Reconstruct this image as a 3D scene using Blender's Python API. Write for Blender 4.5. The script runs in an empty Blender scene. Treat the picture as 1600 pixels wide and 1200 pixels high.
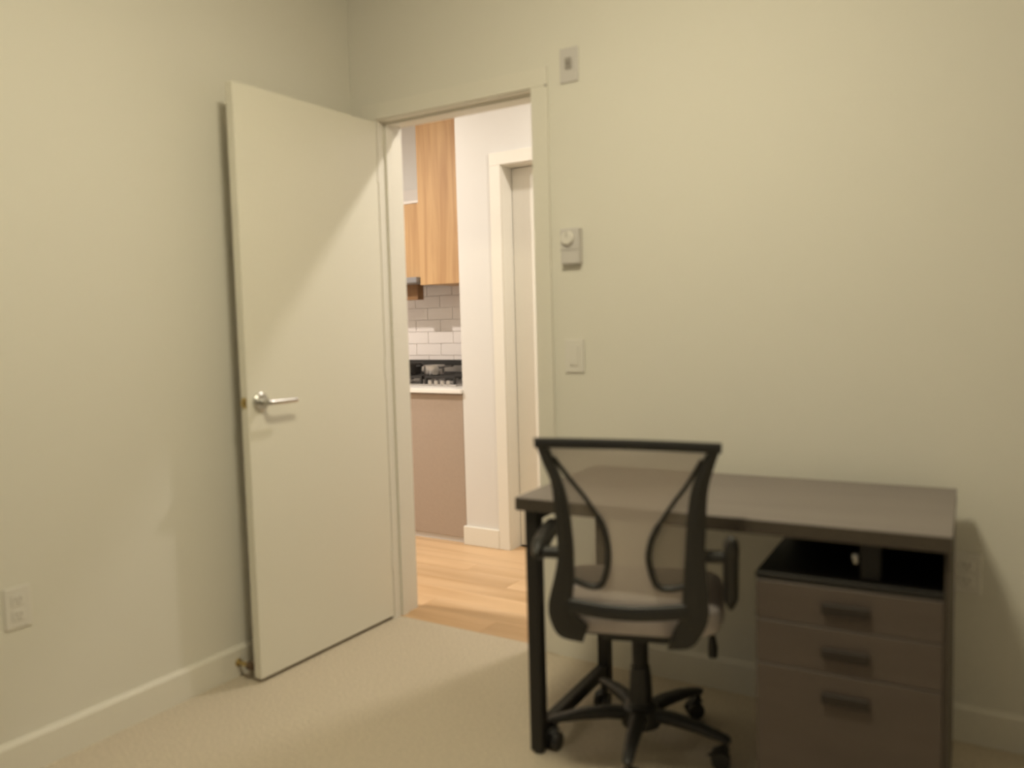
import bpy, bmesh, math, random
from mathutils import Vector, Matrix

# ------------------------------------------------------------------ camera, world, exposure
scene = bpy.context.scene
C = scene.collection
R = math.radians
random.seed(7)

cam_data = bpy.data.cameras.new('camera')
cam_data.sensor_width = 36.0
cam_data.lens = 1279.46 / 1600 * 36.0
cam_data.clip_start = 0.02
cam = bpy.data.objects.new('camera', cam_data)
C.objects.link(cam)
_r = Vector((0.84964192, 0.5266886, -0.02660324))
_u = Vector((-0.01551227, 0.0753846, 0.99703387))
_f = Vector((-0.52713184, 0.84670909, -0.07222005))
CAM_LOC = Vector((2.35510, -2.58674, 1.21863))
m = Matrix((( _r.x, _u.x, -_f.x), (_r.y, _u.y, -_f.y), (_r.z, _u.z, -_f.z))).to_4x4()
m.translation = CAM_LOC
cam.matrix_world = m
# the photograph is softly out of focus everywhere (focused past the room)
cam_data.dof.use_dof = True
cam_data.dof.focus_distance = 25.0
cam_data.dof.aperture_fstop = 1.9
scene.camera = cam

world = bpy.data.worlds.new('world')
scene.world = world
world.use_nodes = True
bg = world.node_tree.nodes['Background']
bg.inputs['Color'].default_value = (0.55, 0.66, 1.0, 1)
bg.inputs['Strength'].default_value = 0.12

scene.view_settings.view_transform = 'Standard'
scene.view_settings.look = 'None'
scene.view_settings.gamma = 1.0
scene.view_settings.use_curve_mapping = False
scene.view_settings.exposure = 0.0

ROOM_EMIT = 86.0    # glow of the bedroom ceiling lamp's dome
HALL_W = {'a': 2.5, 'b': 16.0, 'c': 48.0}   # hall and kitchen downlights, watts
WARM = (1.0, 0.905, 0.65)
HALLC = (1.0, 0.92, 0.82)
CEIL = 2.6

# ------------------------------------------------------------------ materials
def mat(name, col, rough=0.6, metal=0.0, spec=0.5):
    mt = bpy.data.materials.new(name)
    mt.use_nodes = True
    b = mt.node_tree.nodes['Principled BSDF']
    b.inputs['Base Color'].default_value = (*col, 1)
    b.inputs['Roughness'].default_value = rough
    b.inputs['Metallic'].default_value = metal
    b.inputs['Specular IOR Level'].default_value = spec
    return mt

def nodes(mt):
    nt = mt.node_tree
    return nt, nt.nodes, nt.links, nt.nodes['Principled BSDF']

def add_noise_mat(name, col, amount=0.06, scale=40, bump=0.02, rough=0.6, spec=0.4, stretch=(1, 1, 1), detail=4, bump_dist=0.01):
    mt = mat(name, col, rough, 0, spec)
    nt, N, L, b = nodes(mt)
    tc = N.new('ShaderNodeTexCoord'); mp = N.new('ShaderNodeMapping')
    mp.inputs['Scale'].default_value = stretch
    no = N.new('ShaderNodeTexNoise'); no.inputs['Scale'].default_value = scale; no.inputs['Detail'].default_value = detail
    L.new(tc.outputs['Object'], mp.inputs['Vector']); L.new(mp.outputs['Vector'], no.inputs['Vector'])
    rp = N.new('ShaderNodeValToRGB')
    rp.color_ramp.elements[0].position = 0.3; rp.color_ramp.elements[1].position = 0.7
    rp.color_ramp.elements[0].color = tuple(c * (1 - amount) for c in col) + (1,)
    rp.color_ramp.elements[1].color = tuple(min(1, c * (1 + amount)) for c in col) + (1,)
    L.new(no.outputs['Fac'], rp.inputs['Fac']); L.new(rp.outputs['Color'], b.inputs['Base Color'])
    if bump:
        bp = N.new('ShaderNodeBump'); bp.inputs['Strength'].default_value = bump; bp.inputs['Distance'].default_value = bump_dist
        L.new(no.outputs['Fac'], bp.inputs['Height']); L.new(bp.outputs['Normal'], b.inputs['Normal'])
    return mt

def wood_mat(name, dark, light, axis='Z', rough=0.45, per_object=0.12, scale=14):
    mt = mat(name, light, rough, 0, 0.4)
    nt, N, L, b = nodes(mt)
    tc = N.new('ShaderNodeTexCoord'); mp = N.new('ShaderNodeMapping')
    s = {'Z': (1, 1, 0.06), 'X': (0.07, 1, 1)}[axis]
    mp.inputs['Scale'].default_value = s
    oi = N.new('ShaderNodeObjectInfo')
    add = N.new('ShaderNodeVectorMath'); add.operation = 'ADD'
    sc = N.new('ShaderNodeVectorMath'); sc.operation = 'SCALE'; sc.inputs[0].default_value = (7, 13, 9)
    L.new(oi.outputs['Random'], sc.inputs['Scale'])
    L.new(tc.outputs['Object'], mp.inputs['Vector'])
    L.new(mp.outputs['Vector'], add.inputs[0]); L.new(sc.outputs['Vector'], add.inputs[1])
    no = N.new('ShaderNodeTexNoise'); no.inputs['Scale'].default_value = scale; no.inputs['Detail'].default_value = 5
    no.inputs['Distortion'].default_value = 0.6
    L.new(add.outputs['Vector'], no.inputs['Vector'])
    rp = N.new('ShaderNodeValToRGB')
    rp.color_ramp.elements[0].position = 0.32; rp.color_ramp.elements[1].position = 0.62
    rp.color_ramp.elements[0].color = (*dark, 1); rp.color_ramp.elements[1].color = (*light, 1)
    L.new(no.outputs['Fac'], rp.inputs['Fac'])
    hv = N.new('ShaderNodeHueSaturation')
    mr = N.new('ShaderNodeMapRange'); mr.inputs['To Min'].default_value = 1 - per_object; mr.inputs['To Max'].default_value = 1 + per_object
    L.new(oi.outputs['Random'], mr.inputs['Value']); L.new(mr.outputs['Result'], hv.inputs['Value'])
    L.new(rp.outputs['Color'], hv.inputs['Color']); L.new(hv.outputs['Color'], b.inputs['Base Color'])
    bp = N.new('ShaderNodeBump'); bp.inputs['Strength'].default_value = 0.05; bp.inputs['Distance'].default_value = 0.005
    L.new(no.outputs['Fac'], bp.inputs['Height']); L.new(bp.outputs['Normal'], b.inputs['Normal'])
    return mt

def net_mat(name, col, opacity):
    """Woven mesh fabric: tiny holes let the view through."""
    mt = mat(name, col, 0.9, 0, 0.2)
    nt, N, L, b = nodes(mt)
    tr = N.new('ShaderNodeBsdfTransparent'); mx = N.new('ShaderNodeMixShader')
    mx.inputs['Fac'].default_value = opacity
    out = N['Material Output']
    L.new(tr.outputs[0], mx.inputs[1]); L.new(b.outputs[0], mx.inputs[2]); L.new(mx.outputs[0], out.inputs['Surface'])
    return mt

def emit_mat(name, col, strength):
    mt = mat(name, col, 0.5)
    b = mt.node_tree.nodes['Principled BSDF']
    b.inputs['Emission Color'].default_value = (*col, 1)
    b.inputs['Emission Strength'].default_value = strength
    return mt

M = {}
M['wall'] = add_noise_mat('wall_paint', (0.80, 0.775, 0.70), 0.012, 220, 0.06, 0.75, 0.25, bump_dist=0.002)
M['ceiling'] = add_noise_mat('ceiling_paint', (0.80, 0.78, 0.73), 0.012, 180, 0.08, 0.9, 0.2, bump_dist=0.002)
M['hallwall'] = add_noise_mat('hall_paint', (0.75, 0.735, 0.705), 0.012, 220, 0.06, 0.75, 0.25, bump_dist=0.002)
M['trim'] = add_noise_mat('trim_paint', (0.82, 0.79, 0.71), 0.01, 90, 0.02, 0.4, 0.4, bump_dist=0.001)
M['door'] = add_noise_mat('door_paint', (0.83, 0.80, 0.70), 0.012, 120, 0.03, 0.42, 0.4, bump_dist=0.001)
M['carpet'] = add_noise_mat('carpet', (0.63, 0.553, 0.438), 0.13, 120, 0.9, 0.98, 0.1, detail=6, bump_dist=0.006)
M['plank'] = wood_mat('oak_plank', (0.52, 0.33, 0.17), (0.66, 0.45, 0.26), 'X', 0.42, 0.07, 9)
M['sub'] = mat('subfloor', (0.12, 0.08, 0.05), 0.9)
M['cabwood'] = wood_mat('cabinet_wood', (0.44, 0.255, 0.12), (0.58, 0.37, 0.185), 'Z', 0.5, 0.04, 22)
M['darkwood'] = wood_mat('dark_brown_wood', (0.17, 0.085, 0.035), (0.26, 0.14, 0.06), 'Z', 0.5, 0.04, 22)  # dark brown timber of the small rack
M['taupe'] = add_noise_mat('taupe_laminate', (0.42, 0.335, 0.27), 0.03, 60, 0.0, 0.5, 0.4)
M['white_lam'] = mat('white_laminate', (0.78, 0.74, 0.70), 0.4)
M['quartz'] = add_noise_mat('quartz', (0.90, 0.87, 0.83), 0.02, 90, 0.0, 0.25, 0.5)
M['tile'] = mat('glazed_tile', (0.83, 0.77, 0.74), 0.18)
M['grout'] = mat('grout', (0.78, 0.725, 0.69), 0.9)
M['steel'] = mat('brushed_steel', (0.62, 0.60, 0.58), 0.32, 1.0)
M['hood_grey'] = mat('hood_grey_enamel', (0.27, 0.265, 0.275), 0.4)
M['chrome'] = mat('chrome', (0.60, 0.59, 0.57), 0.26, 1.0)
M['brass'] = mat('brass', (0.58, 0.46, 0.22), 0.35, 1.0)
M['castiron'] = add_noise_mat('cast_iron', (0.025, 0.022, 0.02), 0.2, 120, 0.1, 0.6, 0.4)
M['plastic_w'] = mat('white_plastic', (0.80, 0.77, 0.72), 0.35)
M['plastic_g'] = mat('pale_grey_plastic', (0.66, 0.63, 0.61), 0.4)
M['slot'] = mat('slot_dark', (0.30, 0.27, 0.24), 0.6)
M['slot_g'] = mat('socket_grey', (0.38, 0.35, 0.32), 0.6)
M['black_p'] = add_noise_mat('black_plastic', (0.022, 0.021, 0.020), 0.1, 300, 0.1, 0.42, 0.5, bump_dist=0.001)
M['black_m'] = add_noise_mat('black_powder_coat', (0.018, 0.016, 0.014), 0.1, 400, 0.1, 0.5, 0.4, bump_dist=0.001)
M['desk_top'] = wood_mat('grey_laminate', (0.205, 0.178, 0.167), (0.232, 0.202, 0.190), 'X', 0.42, 0.0, 12)
M['desk_edge'] = add_noise_mat('dark_edge_band', (0.074, 0.060, 0.046), 0.06, 60, 0.0, 0.55, 0.3)
M['drawer'] = add_noise_mat('brown_grey_laminate', (0.112, 0.088, 0.074), 0.05, 30, 0.0, 0.5, 0.35, stretch=(0.2, 1, 1))
M['handle_b'] = mat('bronze_handle', (0.026, 0.018, 0.013), 0.6, 0.0)
M['seat'] = add_noise_mat('grey_fabric', (0.56, 0.505, 0.485), 0.1, 350, 0.3, 0.95, 0.15, bump_dist=0.002)
M['net'] = net_mat('grey_mesh_fabric', (0.74, 0.66, 0.60), 0.70)
M['net_side'] = net_mat('grey_mesh_side', (0.36, 0.31, 0.26), 0.48)
M['rubber'] = mat('brown_rubber', (0.12, 0.075, 0.04), 0.7)
M['diffuser'] = emit_mat('lamp_diffuser', HALLC, 2.0)
M['dome'] = emit_mat('lamp_dome', WARM, ROOM_EMIT)
M['glass'] = mat('window_glass', (1, 1, 1), 0.0)
M['glass'].node_tree.nodes['Principled BSDF'].inputs['Transmission Weight'].default_value = 1.0
M['glass'].node_tree.nodes['Principled BSDF'].inputs['IOR'].default_value = 1.05

# ------------------------------------------------------------------ helpers
def tag(o, label=None, cat=None, group=None, kind=None):
    if label: o['label'] = label
    if cat: o['category'] = cat
    if group: o['group'] = group
    if kind: o['kind'] = kind
    return o

def empty(name, loc=(0, 0, 0), rz=0):
    o = bpy.data.objects.new(name, None)
    o.empty_display_size = 0.1
    C.objects.link(o)
    o.location = loc
    o.rotation_euler = (0, 0, rz)
    return o

class MB:
    def __init__(self):
        self.bm = bmesh.new()
    def box(self, x0, x1, y0, y1, z0, z1, bev=0.0, seg=2):
        t = bmesh.new()
        bmesh.ops.create_cube(t, size=1)
        for v in t.verts:
            v.co = Vector(((x0 + x1) / 2 + v.co.x * (x1 - x0), (y0 + y1) / 2 + v.co.y * (y1 - y0), (z0 + z1) / 2 + v.co.z * (z1 - z0)))
        if bev > 0:
            bmesh.ops.bevel(t, geom=list(t.edges), offset=bev, segments=seg, profile=0.5, affect='EDGES')
        return self.merge(t)
    def merge(self, t, mtx=None):
        if mtx is not None:
            bmesh.ops.transform(t, matrix=mtx, verts=t.verts)
        me = bpy.data.meshes.new('tmp')
        t.to_mesh(me); t.free()
        self.bm.from_mesh(me)
        bpy.data.meshes.remove(me)
        return self
    def cyl(self, a, b, r0, r1=None, n=20, cap=True):
        r1 = r0 if r1 is None else r1
        a, b = Vector(a), Vector(b); d = b - a
        t = bmesh.new()
        bmesh.ops.create_cone(t, cap_ends=cap, segments=n, radius1=r0, radius2=r1, depth=d.length)
        q = d.to_track_quat('Z', 'Y').to_matrix().to_4x4(); q.translation = (a + b) / 2
        return self.merge(t, q)
    def lathe(self, prof, n=24, mtx=None):
        """prof: (radius, z) pairs, closed on the axis where radius is 0."""
        t = bmesh.new(); rings = []
        for r, z in prof:
            if r < 1e-6:
                rings.append([t.verts.new((0, 0, z))])
            else:
                rings.append([t.verts.new((r * math.cos(2 * math.pi * i / n), r * math.sin(2 * math.pi * i / n), z)) for i in range(n)])
        for p, q in zip(rings, rings[1:]):
            for i in range(n):
                j = (i + 1) % n
                if len(p) == 1 and len(q) == 1: continue
                if len(p) == 1: t.faces.new((p[0], q[i], q[j]))
                elif len(q) == 1: t.faces.new((p[i], p[j], q[0]))
                else: t.faces.new((p[i], p[j], q[j], q[i]))
        bmesh.ops.recalc_face_normals(t, faces=t.faces)
        return self.merge(t, mtx)
    def prism(self, pts, y0, y1, mtx=None, bev=0.0):
        """pts: outline (x, z); extruded from y0 to y1."""
        t = bmesh.new()
        a = [t.verts.new((x, y0, z)) for x, z in pts]
        b = [t.verts.new((x, y1, z)) for x, z in pts]
        n = len(pts)
        t.faces.new(a); t.faces.new(b[::-1])
        for i in range(n):
            t.faces.new((a[i], b[i], b[(i + 1) % n], a[(i + 1) % n]))
        bmesh.ops.recalc_face_normals(t, faces=t.faces)
        if bev:
            bmesh.ops.bevel(t, geom=list(t.edges), offset=bev, segments=2, profile=0.5, affect='EDGES')
        bmesh.ops.triangulate(t, faces=[f for f in t.faces if len(f.verts) > 4])
        return self.merge(t, mtx)
    def sweep(self, pts, radii, n=12, up=None, flat=None, caps=True):
        """tube along points; radii scalar, list or list of (a, b) for elliptical sections (a along side, b along up)."""
        pts = [Vector(p) for p in pts]
        t = bmesh.new(); rings = []
        for i, p in enumerate(pts):
            d = (pts[min(i + 1, len(pts) - 1)] - pts[max(i - 1, 0)]).normalized()
            u0 = Vector(up) if up else (Vector((0, 0, 1)) if abs(d.z) < 0.9 else Vector((0, 1, 0)))
            s = d.cross(u0).normalized(); v = s.cross(d).normalized()
            rr = radii[i] if isinstance(radii, list) else radii
            a, b = rr if isinstance(rr, tuple) else (rr, rr)
            ring = []
            for k in range(n):
                an = 2 * math.pi * (k + 0.5) / n
                ca, sa = math.cos(an), math.sin(an)
                if flat:  # superellipse: squarer section
                    ca = math.copysign(abs(ca) ** flat, ca); sa = math.copysign(abs(sa) ** flat, sa)
                ring.append(t.verts.new(p + s * a * ca + v * b * sa))
            rings.append(ring)
        for p, q in zip(rings, rings[1:]):
            for k in range(n):
                t.faces.new((p[k], p[(k + 1) % n], q[(k + 1) % n], q[k]))
        if caps:
            t.faces.new(rings[0][::-1]); t.faces.new(rings[-1])
        bmesh.ops.recalc_face_normals(t, faces=t.faces)
        return self.merge(t)
    def build(self, name, material, parent=None, smooth=False):
        me = bpy.data.meshes.new(name)
        bmesh.ops.recalc_face_normals(self.bm, faces=self.bm.faces)
        self.bm.to_mesh(me); self.bm.free()
        me.materials.append(M[material])
        if smooth:
            me.shade_smooth()
            me.set_sharp_from_angle(angle=R(38))
        o = bpy.data.objects.new(name, me)
        C.objects.link(o)
        if parent: o.parent = parent
        return o

def catmull(P, n=8):
    P = [Vector(p) for p in P]
    Q = [P[0] * 2 - P[1]] + P + [P[-1] * 2 - P[-2]]
    out = []
    for i in range(1, len(Q) - 2):
        for k in range(n):
            t = k / n
            out.append(0.5 * ((2 * Q[i]) + (Q[i + 1] - Q[i - 1]) * t + (2 * Q[i - 1] - 5 * Q[i] + 4 * Q[i + 1] - Q[i + 2]) * t * t
                              + (3 * Q[i] - Q[i - 1] - 3 * Q[i + 1] + Q[i + 2]) * t ** 3))
    out.append(P[-1])
    return out

def S(name, mb, material, label, cat, parent=None):
    o = mb.build(name, material, parent)
    return tag(o, label, cat, kind='structure')

# ------------------------------------------------------------------ the bedroom shell
X1, Y1 = 3.60, -4.60          # right wall, rear wall
TH = 0.145                    # thickness of the wall with the doorway
OX0, OX1, OZ = 0.1375, 0.857, 2.05   # door opening
LY = -1.6
KX0, KX1, HY, KY = -2.7, 2.3, 1.10, 1.74   # kitchen left, hall right, hall far wall, kitchen back wall

S('floor', MB().box(-0.1, X1 + 0.1, Y1 - 0.1, 0.03, -0.10, 0.0), 'carpet', 'beige cut-pile carpet covering the bedroom floor', 'carpet')
S('ceiling', MB().box(KX0 - 0.1, X1 + 0.1, Y1 - 0.1, KY + 0.1, CEIL, CEIL + 0.1), 'ceiling', 'plain off-white ceiling over the bedroom and hall', 'ceiling')
S('wall_left', MB().box(-0.12, 0, Y1, -0.0005, 0, CEIL), 'wall', 'off-white bedroom wall behind the open door, with one outlet', 'wall')
S('wall_back', MB().box(-0.12, OX0 - .018, 0, TH, 0, CEIL).box(OX1 + 0.018, X1, 0, TH, 0, CEIL).box(OX0 - 0.018, OX1 + 0.018, 0, TH, OZ + 0.018, CEIL),
  'wall', 'off-white bedroom wall with the doorway, behind the desk', 'wall')
S('wall_right', MB().box(X1, X1 + 0.1, Y1, TH, 0, CEIL), 'wall', 'off-white bedroom side wall to the right of the desk', 'wall')
WX0, WX1, WZ0, WZ1 = 0.45, 3.15, 0.35, 2.35  # large unseen window, added to admit cool light and cut wall bounce
S('wall_rear', MB().box(-0.12, WX0, Y1 - 0.12, Y1, 0, CEIL).box(WX1, X1 + 0.1, Y1 - 0.12, Y1, 0, CEIL)
  .box(WX0, WX1, Y1 - 0.12, Y1, 0, WZ0).box(WX0, WX1, Y1 - 0.12, Y1, WZ1, CEIL), 'wall', 'off-white bedroom wall with the added window, behind the camera', 'wall')
wn = tag(empty('added_window', ((WX0 + WX1) / 2, Y1 - 0.06, WZ0)), 'unseen white framed window added behind the camera for cool light and less bounce', 'window', kind='structure')
hw = (WX1 - WX0) / 2; hh = WZ1 - WZ0
MB().box(-hw, hw, -.03, .03, 0, .05).box(-hw, hw, -.03, .03, hh - .05, hh).box(-hw, -hw + .05, -.03, .03, .05, hh - .05).box(hw - .05, hw, -.03, .03, .05, hh - .05) \
    .box(-.025, .025, -.03, .03, .05, hh - .05).build('window_frame', 'trim', wn)
for s in (-1, 1):
    x0, x1 = (-hw + .05, -.025) if s < 0 else (.025, hw - .05)
    MB().box(x0, x1, -.004, .004, .05, hh - .05).build('pane', 'glass', wn)

# baseboards
def board(name, x0, x1, y0, y1, h, face, label):
    """face: side with the eased top edge"""
    t = 0.014
    if face == '+x': prof = [(x0, 0), (x1, 0), (x1, h - .012), (x0 + t * .45, h), (x0, h)]; mb = MB().prism(prof, y0, y1)
    else:  # '-y' : outline in (y, z), extruded along x
        prof = [(y1, 0), (y0, 0), (y0, h - .012), (y1 - t * .45, h), (y1, h)]
        mb = MB().prism(prof, x0, x1, Matrix(((0, 1, 0, 0), (1, 0, 0, 0), (0, 0, 1, 0), (0, 0, 0, 1))))
    return S(name, mb, 'trim', label, 'baseboard')
board('baseboard_left', 0, 0.014, Y1, -0.002, 0.106, '+x', 'off-white baseboard along the left wall, running behind the door')
board('baseboard_back', 0.925, X1, -0.014, 0, 0.106, '-y', 'off-white baseboard along the wall behind the desk')

# door frame: jambs, stops and casings
t1 = tag(empty('trim_1', (0.5 * (OX0 + OX1), 0, 0)), 'off-white door frame and casing around the bedroom doorway', 'door frame', kind='structure')
def tp(name, *b, material='trim', bev=0.0):
    x = 0.5 * (OX0 + OX1)
    return MB().box(b[0] - x, b[1] - x, *b[2:], bev=bev).build(name, material, t1)
tp('jamb', OX0 - .018, OX0, -.002, TH + .002, 0, OZ + .018)
tp('jamb', OX1, OX1 + .018, -.002, TH + .002, 0, OZ + .018)
tp('head_jamb', OX0, OX1, -.002, TH + .002, OZ, OZ + .018)
tp('stop', OX0, OX0 + .010, .040, .075, 0, OZ - .010)
tp('stop', OX1 - .010, OX1, .040, .075, 0, OZ - .010)
tp('head_stop', OX0, OX1, .040, .075, OZ - .010, OZ)
for y0, y1 in ((-.011, -.0005), (TH + .0005, TH + .011)):
    tp('casing', OX0 - .070, OX0 - .004, y0, y1, 0, OZ + .004, bev=.002)
    tp('casing', OX1 + .004, OX1 + .070, y0, y1, 0, OZ + .004, bev=.002)
    tp('head_casing', OX0 - .070, OX1 + .070, y0, y1, OZ + .004, OZ + .070, bev=.002)
MB().cyl((OX1 + .066 - .5 * (OX0 + OX1), -.0105, OZ + .004), (OX1 + .066 - .5 * (OX0 + OX1), -.0135, OZ + .004), .005, .004, 12).build('nail_head', 'slot_g', t1)

# the open door leaf: hinged at the left jamb, swung 90 degrees into the room
d1 = tag(empty('door_1', (0.1375, -0.012, 0)), 'cream flush door standing open against the left wall', 'door', kind='structure')
LW, LT = 0.706, 0.035
MB().box(-LT, 0, -LW, 0, 0.014, 2.045, bev=.0025).build('door_leaf', 'door', d1)
hz, hy = 0.977, -0.652
rose = MB().cyl((0, hy, hz), (.007, hy, hz), .033, .032, 32).cyl((.007, hy, hz), (.011, hy, hz), .032, .027, 32).build('rose', 'chrome', d1, True)
lev = MB().cyl((.010, hy, hz), (.052, hy, hz), .0105, .0105, 20)
lev.sweep(catmull([(.052, hy - .012, hz), (.054, hy, hz), (.056, hy + .03, hz - .001), (.056, hy + .075, hz - .001), (.055, hy + .118, hz - .001)], 5),
          [(.0075, .009)] * 20 + [(.006, .008)], 12)
lev.build('lever', 'chrome', d1, True)
# matching lever on the far face
MB().cyl((-LT, hy, hz), (-LT - .010, hy, hz), .030, .027, 28).build('rose', 'chrome', d1, True)
MB().cyl((-LT - .010, hy, hz), (-LT - .045, hy, hz), .0105, .0105, 16).sweep([(-LT - .045, hy - .01, hz), (-LT - .047, hy + .05, hz), (-LT - .047, hy + .115, hz)], [(.0075, .009)] * 3, 12).build('lever', 'chrome', d1, True)
lt = MB().box(-LT + .006, -.006, -LW - .0012, -LW + .001, hz - .018, hz + .018, .0008).build('latch_plate', 'brass', d1)
MB().prism([(-LT / 2 - .006, hz - .009), (-LT / 2 + .006, hz - .009), (-LT / 2 + .006, hz + .009), (-LT / 2 - .006, hz + .009)], -LW - .010, -LW - .001).build('latch_bolt', 'brass', lt)
for z in (.25, 1.05, 1.85):
    MB().cyl((-.002, .004, z - .045), (-.002, .004, z + .045), .0045, n=10).build('hinge', 'trim', d1, True)

# ------------------------------------------------------------------ hall and kitchen shell
sub = S('floor_hall', MB().box(KX0, KX1, .03, KY + .1, -.10, -.012).box(KX0, -.12, LY, .03, -.10, -.012), 'sub', 'light oak plank floor in the hall beyond the doorway', 'wood floor')
pw, row, y = .128, 0, .0312 - 12 * .1295
while y < HY + .02:
    x = KX0 - random.uniform(0, 1.0); y2 = min(y + pw, HY + .65)
    while x < KX1:
        L_ = 1.22
        a, b = max(x, KX0 + .01), min(x + L_, KX1 - .01 if y > .03 else -.122)
        if b - a > .05:
            cx, cy = (a + b) / 2, (y + y2) / 2
            o = MB().box(-(b - a) / 2, (b - a) / 2, -(y2 - y) / 2, (y2 - y) / 2, -.012, 0, .0012, 1).build('plank', 'plank', sub)
            o.location = (cx, cy, 0)
        x += L_ + .0015
    y = y2 + .0015; row += 1

# far hall wall (y = HY): stub, then a doorway with a closed white door
DX0, DX1 = 0.029, 0.80
SX = -0.262                     # left end of the stub, where the kitchen units start
S('wall_hall', MB().box(SX, DX0 - .018, HY, KY, 0, CEIL).box(DX1 + .018, KX1, HY, HY + .14, 0, CEIL).box(DX0 - .018, DX1 + .018, HY, HY + .14, OZ + .018, CEIL),
  'hallwall', 'white hall wall facing the bedroom doorway', 'wall')
S('wall_living', MB().box(KX0 - .1, -.12, LY - .1, LY, 0, CEIL), 'hallwall', 'white wall closing off the open kitchen floor', 'wall')
S('wall_hall_right', MB().box(KX1, KX1 + .1, TH, KY, 0, CEIL), 'hallwall', 'white wall closing the right end of the hall', 'wall')
S('wall_kitchen_left', MB().box(KX0 - .1, KX0, LY, KY, 0, CEIL), 'hallwall', 'white wall closing the left end of the kitchen', 'wall')
hb = empty('baseboard_hall', (0, HY, 0)); tag(hb, 'white baseboard at the foot of the hall wall stub', 'baseboard', kind='structure')
MB().box(SX - .014, DX0 - .070, -.014, 0, 0, .104, .003).box(SX - .014, SX, 0, .02, 0, .104, .003).build('board', 'trim', hb)
t2 = tag(empty('trim_2', ((DX0 + DX1) / 2, HY, 0)), 'white frame and casing around the closed hall door', 'door frame', kind='structure')
def tq(name, *b, bev=0.0):
    x = (DX0 + DX1) / 2
    return MB().box(b[0] - x, b[1] - x, *b[2:], bev=bev).build(name, 'trim', t2)
tq('jamb', DX0 - .018, DX0, -.002, .14, 0, OZ + .018)
tq('jamb', DX1, DX1 + .018, -.002, .14, 0, OZ + .018)
tq('head_jamb', DX0, DX1, -.002, .14, OZ, OZ + .018)
tq('casing', DX0 - .070, DX0 - .004, -.011, -.0005, 0, OZ + .004, bev=.002)
tq('casing', DX1 + .004, DX1 + .070, -.011, -.0005, 0, OZ + .004, bev=.002)
tq('head_casing', DX0 - .070, DX1 + .070, -.011, -.0005, OZ + .004, OZ + .070, bev=.002)
d2 = tag(empty('door_2', (DX0, HY + .098, 0)), 'closed white flush door across the hall', 'door', kind='structure')
MB().box(.003, DX1 - DX0 - .003, 0, .035, .008, OZ - .003, .002).build('door_leaf', 'trim', d2)
MB().cyl((.68, 0, .98), (.68, -.01, .98), .029, .026, 24).build('rose', 'chrome', d2, True)
MB().cyl((.68, -.01, .98), (.68, -.05, .98), .010, n=14).sweep([(.69, -.05, .98), (.62, -.052, .98), (.565, -.05, .98)], [(.008, .008)] * 3, 10).build('lever', 'chrome', d2, True)

# tiled kitchen wall
kw = S('wall_kitchen', MB().box(KX0, SX, KY, KY + .1, 0, CEIL), 'hallwall', 'kitchen wall with pale glossy backsplash tiles above the worktop', 'wall')
MB().box(-1.9, SX - .001, KY - .004, KY, .873, 1.50).build('grout_bed', 'grout', kw)
tw, th_ = .20, .075
tile_me = None
for i in range(8):
    z0 = .876 + i * (th_ + .003)
    x = SX - .002 - (tw * .5 if i % 2 else 0)
    first = i % 2
    for k in range(8):
        xr = SX - .002 if (k == 0) else x
        w = tw * .5 if (k == 0 and first) else tw
        xl = xr - w
        o = MB().box(-w / 2, w / 2, -.004, .003, 0, th_, .001, 1).build('tile', 'tile', kw)
        o.location = ((xl + xr) / 2, KY - .006, z0)
        x = xl - .003

# ------------------------------------------------------------------ kitchen units
CT = .845
bc = tag(empty('base_cabinet', (-.72, HY + .005, 0)), 'taupe kitchen base cabinet under the white worktop', 'cabinet')
MB().box(-.90, .455, .02, .62, .04, CT).build('body', 'taupe', bc)
for x0, x1 in ((-.885, -.445), (-.441, -.001), (.003, .453)):
    MB().box(x0, x1, 0, .019, .035, CT - .006, .0015, 1).build('door', 'taupe', bc)
MB().box(-.90, .455, .012, .05, 0, .033).build('toe_kick', 'plastic_g', bc)

wt = MB().box(-1.64, SX - .001, HY - .022, KY - .012, CT + .001, CT + .026, .003).build('worktop', 'quartz')
tag(wt, 'white stone worktop with the gas hob set on it', 'worktop')
WTZ = CT + .027

gc = tag(empty('gas_cooktop', (-.78, 1.44, WTZ)), 'stainless steel gas hob with black cast iron grates on the kitchen worktop', 'hob')
MB().box(-.37, .37, -.20, .25, 0, .010, .004).build('plate', 'steel', gc)
bgd = MB().box(-.37, .37, .240, .262, .010, .098, .003).build('back_guard', 'steel', gc)
MB().box(-.372, .372, .232, .266, .098, .132, .004).build('guard_cap', 'black_p', bgd)
for k, gx in enumerate((-.245, 0, .245)):
    g = MB()
    for sx in (-.105, .105): g.box(gx + sx - .007, gx + sx + .007, -.185, .22, .042, .058, .003, 1)
    for sy in (-.18, .015, .213): g.box(gx - .112, gx + .112, sy - .007, sy + .007, .042, .058, .003, 1)
    for sy in (-.085, .115): g.box(gx - .112, gx + .112, sy - .005, sy + .005, .044, .060, .002, 1)
    for sx in (-.105, .105):
        for sy in (-.18, .213): g.box(gx + sx - .008, gx + sx + .008, sy - .008, sy + .008, .010, .045, .002, 1)
    g.build('grate', 'castiron', gc)
    for sy in ((-.085, .115) if k != 1 else (.02,)):
        bn = MB().lathe([(0, .010), (.045, .010), (.045, .022), (.030, .026), (0, .026)], 20, Matrix.Translation((gx, sy, 0))).build('burner', 'steel', gc, True)
        MB().lathe([(0, .026), (.032, .026), (.032, .034), (0, .036)], 20, Matrix.Translation((gx, sy, 0))).build('burner_cap', 'castiron', bn, True)
for k in range(4):
    MB().cyl((.20 + .045 * k - .02, -.19, .010), (.20 + .045 * k - .02, -.19, .032), .016, .014, 18).build('knob', 'steel', gc, True)

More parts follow.
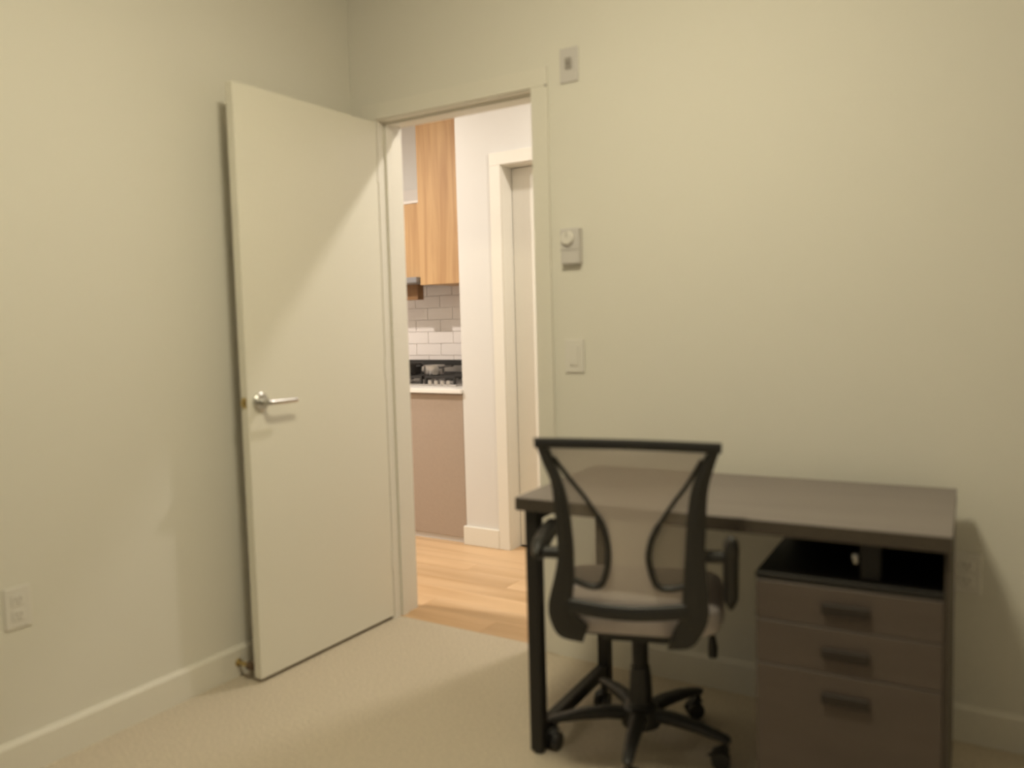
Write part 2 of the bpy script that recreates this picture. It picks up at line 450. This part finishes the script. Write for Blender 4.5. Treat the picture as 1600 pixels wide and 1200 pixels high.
# a steel pot and a lidded pan sit on the hob
pt = tag(empty('saucepan', (-.66, 1.37, WTZ + .0605)), 'small bright steel saucepan on the gas hob', 'saucepan')
MB().lathe([(0, 0), (.055, 0), (.060, .006), (.062, .050), (.065, .052), (.065, .055), (.058, .055), (.056, .010), (0, .008)], 28).build('bowl', 'steel', pt, True)
MB().sweep([(.060, -.02, .040), (.12, -.04, .050), (.18, -.06, .054)], [(.009, .005)] * 3, 10).build('handle', 'black_p', pt, True)

bp_ = tag(empty('cooking_pot', (-.865, 1.36, WTZ + .0605)), 'low black cooking pot on the gas hob beside the steel saucepan', 'pot')
MB().lathe([(0, 0), (.082, 0), (.092, .010), (.096, .060), (.100, .063), (.098, .066), (.090, .064), (.086, .012), (0, .010)], 32).build('bowl', 'castiron', bp_, True)
for s in (-1, 1):
    MB().sweep([(s * .094, -.025, .050), (s * .118, -.018, .052), (s * .118, .018, .052), (s * .094, .025, .050)], [.006] * 4, 8).build('handle', 'castiron', bp_, True)

def wall_cabinet(name, x0, x1, y0, z0, z1, ndoors, label):
    e = tag(empty(name, ((x0 + x1) / 2, KY, z0)), label, 'cabinet', 'wooden wall cabinets in the kitchen')
    w = (x1 - x0) / 2; dep = y0 - KY
    MB().box(-w, w, dep + .02, -.006, 0, z1 - z0, .001, 1).build('body', 'cabwood', e)
    dw = 2 * w / ndoors
    for k in range(ndoors):
        MB().box(-w + k * dw + .0015, -w + (k + 1) * dw - .0015, dep, dep + .019, -.004, z1 - z0, .0015, 1).build('door', 'cabwood', e)
    return e
wall_cabinet('wall_cabinet', -.768, SX - .002, 1.40, 1.478, 2.50, 1, 'tall oak wall cabinet beside the white hall wall stub')
wall_cabinet('wall_cabinet', -1.36, -.772, 1.425, 1.528, 1.975, 1, 'short oak wall cabinet above the slim range hood')
rh = tag(empty('range_hood', (-1.066, KY, 1.49)), 'slim grey range hood under the short oak wall cabinet', 'range hood')
MB().box(-.292, .292, -.37, -.006, 0, .034, .003).build('body', 'hood_grey', rh)
MB().box(-.27, .27, -.35, -.03, -.004, 0).build('filter', 'slot_g', rh)
bx = tag(empty('spice_rack', (-.90, 1.50, 1.39)), 'small brown wooden rack hanging under the range hood', 'rack')
MB().box(-.07, .055, -.03, .03, 0, .012).box(-.07, .055, .02, .03, .012, .096).box(-.07, -.058, -.03, .02, .012, .096).box(.043, .055, -.03, .02, .012, .096).build('frame', 'darkwood', bx)
MB().box(-.058, .043, -.028, -.018, .012, .096).build('front_slat', 'darkwood', bx)
sb = tag(empty('storage_box', (-1.066, KY, 1.98)), 'shallow white box on top of the short oak wall cabinet', 'box')
MB().box(-.29, .29, -.30, -.006, 0, .015).box(-.29, .29, -.02, -.006, .015, .14).build('tray', 'white_lam', sb)

# ------------------------------------------------------------------ ceiling lamps
cl = tag(empty('ceiling_lamp', (1.50, -1.42, CEIL)), 'round flush ceiling lamp above the bedroom carpet', 'lamp')
MB().lathe([(0, 0), (.180, 0), (.180, -.028), (.165, -.032), (0, -.032)], 40).build('base', 'plastic_w', cl, True)
MB().lathe([(.162, -.033), (.162, -.062), (.150, -.080), (.115, -.095), (.06, -.102), (0, -.104)], 40).build('diffuser', 'dome', cl, True)
def lamp(name, parent, z, size, watts, col, spread=180):
    ld = bpy.data.lights.new(name, 'AREA'); ld.shape = 'DISK'; ld.size = size; ld.energy = watts; ld.color = col; ld.spread = R(spread)
    o = bpy.data.objects.new(name, ld); C.objects.link(o); o.parent = parent; o.location = (0, 0, z)
    return o
for x, yy, key, lab in ((-.50, .62, 'a', 'recessed hall downlight between the kitchen and the bedroom door'), (1.0, .62, 'b', 'recessed hall downlight outside the bedroom door'),
                   (-1.25, -.05, 'c', 'recessed downlight above the kitchen floor')):
    e = tag(empty('downlight', (x, yy, CEIL)), lab, 'lamp', 'recessed hall downlights')
    MB().lathe([(.050, -.001), (.068, -.001), (.068, -.006), (.052, -.008), (.050, -.001)], 32).build('trim_ring', 'plastic_w', e, True)
    MB().lathe([(0, -.002), (.049, -.002), (.049, -.004), (0, -.004)], 32).build('diffuser', 'diffuser', e, True)
    lamp('bulb', e, -.010, .10, HALL_W[key], HALLC)

# ------------------------------------------------------------------ wall plates
def plate(name, loc, rz, label, cat, group=None):
    return tag(empty(name, loc, rz), label, cat, group)
# local frame: x along the wall, -y out of the wall
o1 = plate('wall_outlet', (0, -1.433, .474), R(90), 'white wall outlet low on the left wall', 'outlet')
o2 = plate('wall_outlet', (2.236, 0, .488), 0, 'white wall outlet in the shadow at the right end of the desk', 'outlet')
for o in (o1, o2):
    MB().box(-.036, .036, -.006, -.0005, -.058, .058, .002).build('cover_plate', 'plastic_w', o)
    for dz in (-.021, .021):
        f = MB().box(-.017, .017, -.0085, -.006, dz - .0145, dz + .0145, .001, 1).build('socket', 'plastic_w', o)
        for sx in (-.006, .006): MB().box(sx - .0012, sx + .0012, -.0090, -.0084, dz - .002, dz + .008).build('slot', 'slot', f)
        MB().cyl((0, -.0084, dz - .008), (0, -.0090, dz - .008), .0024, n=10).build('slot', 'slot', f)
sw = plate('light_switch', (1.012, 0, 1.102), 0, 'white rocker light switch on the wall beside the door casing', 'switch')
MB().box(-.037, .037, -.007, -.0005, -.0585, .0585, .002).build('cover_plate', 'plastic_w', sw)
MB().prism([(-.0165, -.033), (.0165, -.033), (.0165, .033), (-.0165, .033)], -.0105, -.007, bev=.001).build('rocker', 'plastic_w', sw)
th = plate('thermostat', (1.014, 0, 1.487), 0, 'pale grey wall thermostat with a round dial above the light switch', 'thermostat')
MB().box(-.036, .036, -.030, -.0005, -.062, .062, .004).build('body', 'plastic_g', th)
dl = MB().lathe([(0, 0), (.024, 0), (.0225, .012), (.019, .015), (0, .015)], 32, Matrix.Translation((-.004, -.030, .026)) @ Matrix.Rotation(R(90), 4, 'X')).build('dial', 'plastic_w', th, True)
MB().box(-.0055, -.0025, -.0465, -.0445, .030, .047).build('pointer', 'slot_g', dl)
MB().box(-.036, .036, -.0315, -.030, -.0145, -.0125).build('groove', 'slot_g', th)
cx = plate('cable_outlet', (1.013, 0, 2.108), 0, 'pale grey wall plate with a dark socket, high above the thermostat', 'outlet')
MB().box(-.035, .035, -.007, -.0005, -.058, .058, .002).build('cover_plate', 'plastic_g', cx)
sk = MB().box(-.012, .012, -.013, -.007, -.014, .024, .002).build('socket', 'slot_g', cx)
MB().cyl((0, -.013, .005), (0, -.0165, .005), .006, n=14).build('connector', 'slot', sk, True)

# door stop on the left baseboard, just behind the open door
ds = tag(empty('door_stop', (.014, -.712, .050)), 'small brown door stop on the baseboard behind the open door', 'door stop')
MB().cyl((0, 0, 0), (.006, 0, 0), .014, .012, 18).build('base', 'brass', ds, True)
MB().cyl((.006, 0, 0), (.055, 0, 0), .008, .008, 14).build('rod', 'brass', ds, True)
MB().cyl((.055, 0, 0), (.080, 0, 0), .015, .014, 18).build('rubber_tip', 'rubber', ds, True)

# ------------------------------------------------------------------ desk
DW, DD, DZ, DT = 1.073, .558, .74, .036
dk = tag(empty('desk', (1.166, -.679, 0), R(2.5)), 'grey topped office desk with black metal legs and a drawer unit', 'desk')
dt = MB().box(0, DW, 0, DD, DZ - .003, DZ, .001, 1).build('desktop', 'desk_top', dk)
MB().box(.0005, DW - .0005, .0005, DD - .0005, DZ - DT, DZ - .0031, .0008, 1).build('edge_band', 'desk_edge', dt)
LS = .038
LX = .020
for ly in (.018, DD - .018 - LS):
    MB().box(LX, LX + LS, ly, ly + LS, .008, DZ - DT - .0005, .002, 1).build('leg', 'black_m', dk)
    MB().cyl((LX + LS / 2, ly + LS / 2, 0), (LX + LS / 2, ly + LS / 2, .008), .016, n=14).build('foot', 'black_p', dk)
MB().box(LX + .003, LX + LS - .003, .018 + LS, DD - .018 - LS, .040, .040 + LS, .002, 1).build('stretcher', 'black_m', dk)
MB().box(LX + .001, LX + LS - .001, .018 + LS, DD - .018 - LS, DZ - DT - .031, DZ - DT - .001, .002, 1).build('top_rail', 'black_m', dk)
MB().box(LX + LS, .65, DD - .056, DD - .031, DZ - DT - .031, DZ - DT - .001, .002, 1).build('rear_rail', 'black_m', dk)
# drawer unit carrying the right end
CX0, CX1, CY0, CY1, CZ = .652, 1.058, .022, .50, .606
MB().box(CX0, CX1, CY0 + .019, CY1, .05, CZ - .016).build('cabinet_body', 'drawer', dk)
MB().box(CX0 - .001, CX1, CY0 + .004, CY1 + .001, CZ - .0155, CZ, .001, 1).build('cabinet_top', 'black_m', dk)
MB().box(CX1 + .0005, CX1 + .0125, CY0, CY1 + .001, .05, DZ - DT - .0005, .001, 1).build('side_panel', 'desk_edge', dk)
MB().box(CX0, CX1, CY1 - .012, CY1, CZ + .0005, DZ - DT - .0005).build('rear_panel', 'black_m', dk)
for z0, z1, hz_ in ((.494, CZ - .018, .540), (.385, .491, .433), (.065, .382, .325)):
    f = MB().box(CX0 + .001, CX1 - .001, CY0, CY0 + .018, z0, z1, .0015, 1).build('drawer', 'drawer', dk)
    hb_ = MB().box(.805, .909, CY0 - .012, CY0 - .005, hz_ - .0125, hz_ + .0125, .002, 1)
    for hx in (.815, .899): hb_.box(hx - .005, hx + .005, CY0 - .0055, CY0 + .0005, hz_ - .007, hz_ + .007)
    hb_.build('handle', 'handle_b', f)
for fx in (CX0 + .05, CX1 - .05):
    for fy in (CY0 + .06, CY1 - .05):
        MB().cyl((fx, fy, 0), (fx, fy, .05), .022, .026, 16).build('foot', 'black_p', dk)
MB().box(.884, .928, .05, .10, CZ + .0005, DZ - DT - .0005, .003, 1).build('support_post', 'black_m', dk)
MB().lathe([(0, -.013), (.007, -.011), (.0095, 0), (.007, .011), (0, .013)], 16, Matrix.Translation((.8735, .070, .652))).build('bolt', 'chrome', dk, True)

# ------------------------------------------------------------------ swivel chair (local frame: +y is the way it faces)
ch = tag(empty('office_chair', (1.44, -.46, 0), R(18)), 'black swivel office chair with grey mesh back and grey seat at the desk', 'chair')
def by(z):      # depth of the back plane at height z, slightly bowed
    return -.300 - .1405 * (z - .50)
# back frame: top rail and two side rails with wide lower wings
def outline(side):
    if side < 0:
        out = [(-.218, .940), (-.196, .875), (-.180, .831), (-.175, .777), (-.172, .700), (-.171, .651), (-.175, .617), (-.186, .570), (-.196, .535), (-.203, .500), (-.200, .460), (-.178, .415), (-.120, .400)]
        inn = [(-.180, .912), (-.163, .862), (-.148, .815), (-.139, .769), (-.134, .700), (-.132, .653), (-.133, .617), (-.134, .580), (-.137, .550), (-.140, .520), (-.137, .480), (-.122, .460), (-.106, .440)]
    else:
        out = [(.230, .930), (.210, .868), (.199, .826), (.194, .777), (.191, .700), (.189, .655), (.191, .617), (.194, .570), (.196, .535), (.196, .500), (.187, .462), (.153, .408), (.094, .396)]
        inn = [(.192, .902), (.172, .858), (.158, .815), (.150, .769), (.144, .700), (.142, .660), (.139, .620), (.137, .580), (.134, .550), (.132, .520), (.126, .484), (.118, .462), (.108, .440)]
    return catmull([(x, 0, z) for x, z in out], 4), catmull([(x, 0, z) for x, z in inn], 4)
def side_rail(side):
    A, B = outline(side)
    t = bmesh.new(); rings = []
    n = len(A)
    for i, (a, b) in enumerate(zip(A, B)):
        k = i / (n - 1)
        fwd = 0.0 if k < .8 else .012 * (k - .8) / .2
        ring = []
        for px, dy in ((a, -.004), (a, .014), (b, .014), (b, -.002), ((a + b) / 2, -.011)):
            zz = px.z
            ring.append(t.verts.new((px.x, by(zz) + dy + fwd, zz)))
        rings.append(ring)
    for p, q in zip(rings, rings[1:]):
        for k in range(5):
            t.faces.new((p[k], p[(k + 1) % 5], q[(k + 1) % 5], q[k]))
    t.faces.new(rings[0][::-1]); t.faces.new(rings[-1])
    bmesh.ops.recalc_face_normals(t, faces=t.faces)
    return MB().merge(t).build('back_side_rail', 'black_p', ch, True)
side_rail(-1); side_rail(1)
tr = []
for i in range(13):
    k = i / 12; x = -.214 + k * (.228 + .214)
    z = .929 - .010 * k + .004 * math.sin(math.pi * k)
    tr.append((x, by(z) - .012 * math.sin(math.pi * k), z))
MB().sweep(tr, [(.011, .0125)] * 13, 12, flat=.6).build('back_top_rail', 'black_p', ch, True)
cr = []
for i in range(13):
    k = i / 12; x = -.150 + k * .292
    z = .505 - .010 * math.sin(math.pi * k)
    cr.append((x, by(z) - .010 * math.sin(math.pi * k), z))
MB().sweep(cr, [(.010, .019)] * 13, 12, flat=.6).build('back_lower_rail', 'black_p', ch, True)
# inner lumbar loops
def loop_pts(side):
    P = [(-.172, .892), (-.132, .836), (-.095, .787), (-.060, .727), (-.046, .668), (-.049, .610), (-.064, .566), (-.090, .557), (-.136, .572)] if side < 0 else \
        [(.184, .890), (.148, .826), (.113, .777), (.070, .705), (.054, .652), (.057, .611), (.072, .568), (.101, .560), (.138, .568)]
    return catmull([(x, 0, z) for x, z in P], 5)
for s in (-1, 1):
    q = loop_pts(s)
    MB().sweep([(p.x, by(p.z) + .004, p.z) for p in q], [(.0052, .0052) if i < 14 else (.0080, .0080) for i in range(len(q))], 10).build('lumbar_loop', 'black_p', ch, True)
# mesh: centre hourglass and the two side gores
def strip(name, left, right, material, bow=.0):
    t = bmesh.new(); rows = []
    n = 10
    for a, b in zip(left, right):
        row = []
        for k in range(n + 1):
            f = k / n; x = a[0] + (b[0] - a[0]) * f; z = a[1] + (b[1] - a[1]) * f
            row.append(t.verts.new((x, by(z) + .006 + bow * math.sin(math.pi * f), z)))
        rows.append(row)
    for p, q in zip(rows, rows[1:]):
        for k in range(n): t.faces.new((p[k], p[k + 1], q[k + 1], q[k]))
    return MB().merge(t).build(name, material, ch, True)
def at_z(curve, z, side):
    best = None
    for p, q in zip(curve, curve[1:]):
        if (p.z - z) * (q.z - z) <= 0 and abs(p.z - q.z) > 1e-9:
            f = (z - p.z) / (q.z - p.z); return p.x + (q.x - p.x) * f
    return curve[0].x if z > curve[0].z else curve[-1].x
LA, LB = outline(-1); RA, RB = outline(1); QL, QR = loop_pts(-1), loop_pts(1)
zs = [.925 - i * (.925 - .56) / 30 for i in range(31)]
cl_, cr_ = [], []
for z in zs:
    cl_.append((at_z(QL, z, -1) if z < .892 else at_z(LB, z, -1) - .004, z)); cr_.append((at_z(QR, z, 1) if z < .890 else at_z(RB, z, 1) + .004, z))
for z in (.552, .54, .515):
    cl_.append((-.142, z)); cr_.append((.142, z))
strip('mesh_panel', cl_, cr_, 'net')
for s, Q, B in ((-1, QL, LB), (1, QR, RB)):
    a_, b_ = [], []
    for i in range(26):
        z = .885 - i * (.885 - .563) / 25
        a_.append((at_z(Q, z, s), z)); b_.append((at_z(B, z, s) + s * .004, z))
    strip('mesh_side', a_, b_, 'net_side')
# seat cushion with a rolled edge, on a pan
def cushion(w, d, z0, z1, y0, material, name, rnd=.09):
    t = bmesh.new(); n = 48; rings = []
    prof = [(0.90, 0.0), (0.97, .08), (1.0, .35), (1.0, .6), (.975, .85), (.92, .97), (.80, 1.0)]
    for f, h in prof:
        ring = []
        for k in range(n):
            a = 2 * math.pi * k / n
            ca, sa = math.cos(a), math.sin(a)
            e = .42
            x = math.copysign(abs(ca) ** e, ca) * w / 2; y = math.copysign(abs(sa) ** e, sa) * d / 2
            inset = (1 - f) * .22
            x *= 1 - inset / (w / 2); y *= 1 - inset / (d / 2)
            dip = -.018 * max(0, y / (d / 2)) ** 3
            ring.append(t.verts.new((x, y0 + y, z0 + (z1 - z0) * h + dip)))
        rings.append(ring)
    for p, q in zip(rings, rings[1:]):
        for k in range(n): t.faces.new((p[k], p[(k + 1) % n], q[(k + 1) % n], q[k]))
    t.faces.new(rings[0][::-1]); t.faces.new(rings[-1])
    bmesh.ops.recalc_face_normals(t, faces=t.faces)
    return MB().merge(t).build(name, material, ch, True)
cushion(.47, .47, .415, .482, -.03, 'seat', 'seat')
cushion(.40, .40, .400, .4145, -.03, 'black_p', 'seat_pan')
MB().box(-.09, .09, -.12, .10, .345, .3995, .008).build('tilt_mechanism', 'black_p', ch)
# under-seat arms tying the back to the mechanism
for s in (-1, 1):
    MB().sweep([(s * .115, by(.42) + .085, .418), (s * .10, -.12, .392), (s * .075, -.05, .380)], [(.018, .009)] * 3, 10, flat=.6).build('back_bracket', 'black_p', ch, True)
# height lever
lv = MB().sweep([(.085, .0, .375), (.150, .0, .362), (.196, .0, .350)], [.005] * 3, 10).build('height_lever', 'black_m', ch, True)
MB().sweep([(.194, .0, .352), (.201, .0, .330), (.203, .0, .300), (.203, .0, .272)], [(.006, .006), (.010, .010), (.0145, .0125), (.013, .011)], 12).build('paddle', 'black_p', lv, True)
# armrests: pivot stub on the back rail and a pad; the right pad hangs down
def arm(side, tilt):
    px, pz = (-.195, .640) if side < 0 else (.206, .645)
    py = by(pz) + .02
    e = MB().cyl((px - side * .045, py, pz), (px + side * .030, py, pz), .016, .015, 18).build('arm_pivot', 'black_p', ch, True)
    L_, y0, padx = (.26, -.035, .030) if side < 0 else (.235, -.062, .043)
    pts, rad = [], []
    for i in range(15):
        k = i / 14
        yy = y0 + L_ * k
        r = (.019, .031 - .009 * k)
        if i in (0, 14): r = (.006, .010)
        if i in (1, 13): r = (.013, .019)
        c, s_ = math.cos(tilt), math.sin(tilt)
        h = .012 * math.sin(math.pi * k)
        pts.append((px + side * padx, py + yy * c - h * s_, pz + yy * s_ + h * c)); rad.append(r)
    MB().sweep(pts, rad, 14, up=(0, -math.sin(tilt), math.cos(tilt)), flat=.7).build('armrest', 'black_p', ch, True)
arm(-1, R(4)); arm(1, R(-62))
# gas lift, hub, five star base and casters
MB().cyl((0, 0, .215), (0, 0, .3445), .0235, .0235, 24).build('piston', 'black_m', ch, True)
MB().lathe([(0, .075), (.045, .075), (.043, .12), (.034, .13), (.031, .205), (.027, .232), (0, .232)], 28).build('gas_lift_cover', 'black_p', ch, True)
MB().lathe([(0, .062), (.055, .062), (.058, .085), (.052, .112), (.040, .120), (0, .120)], 28).build('base_hub', 'black_p', ch, True)
for k in range(5):
    a = R(69 - 18 + 72 * k)
    dx, dy = math.cos(a), math.sin(a)
    prof = [(.03, .094, .024, .018), (.10, .100, .022, .017), (.17, .096, .019, .015), (.225, .087, .016, .012), (.255, .081, .014, .010), (.265, .079, .008, .006)]
    lg = MB().sweep([(dx * r, dy * r, z) for r, z, _, _ in prof], [(p[2], p[3]) for p in prof], 12, flat=.7).build('base_leg', 'black_p', ch, True)
    cxx, cyy = dx * .250, dy * .250
    MB().cyl((cxx, cyy, .040), (cxx, cyy, .074), .008, n=12).build('caster_stem', 'black_m', lg, True)
    ta = R((40, 100, 92, 250, 20)[k] - 18)   # each caster has swivelled its own way
    tx, ty = math.cos(ta), math.sin(ta)
    w = MB()
    for s in (-1, 1):
        b0 = Vector((cxx - tx * .012, cyy - ty * .012, .0265)); nx = Vector((-ty, tx, 0)) * s
        w.cyl(b0 + nx * .006, b0 + nx * .022, .0265, .0245, 22)
    w.build('caster_wheel', 'black_p', lg, True)
    MB().sweep([(cxx - tx * .036, cyy - ty * .036, .030), (cxx - tx * .030, cyy - ty * .030, .048), (cxx - tx * .012, cyy - ty * .012, .058), (cxx + tx * .010, cyy + ty * .010, .052)],
               [(.014, .004)] * 4, 8).build('caster_hood', 'black_p', lg, True)
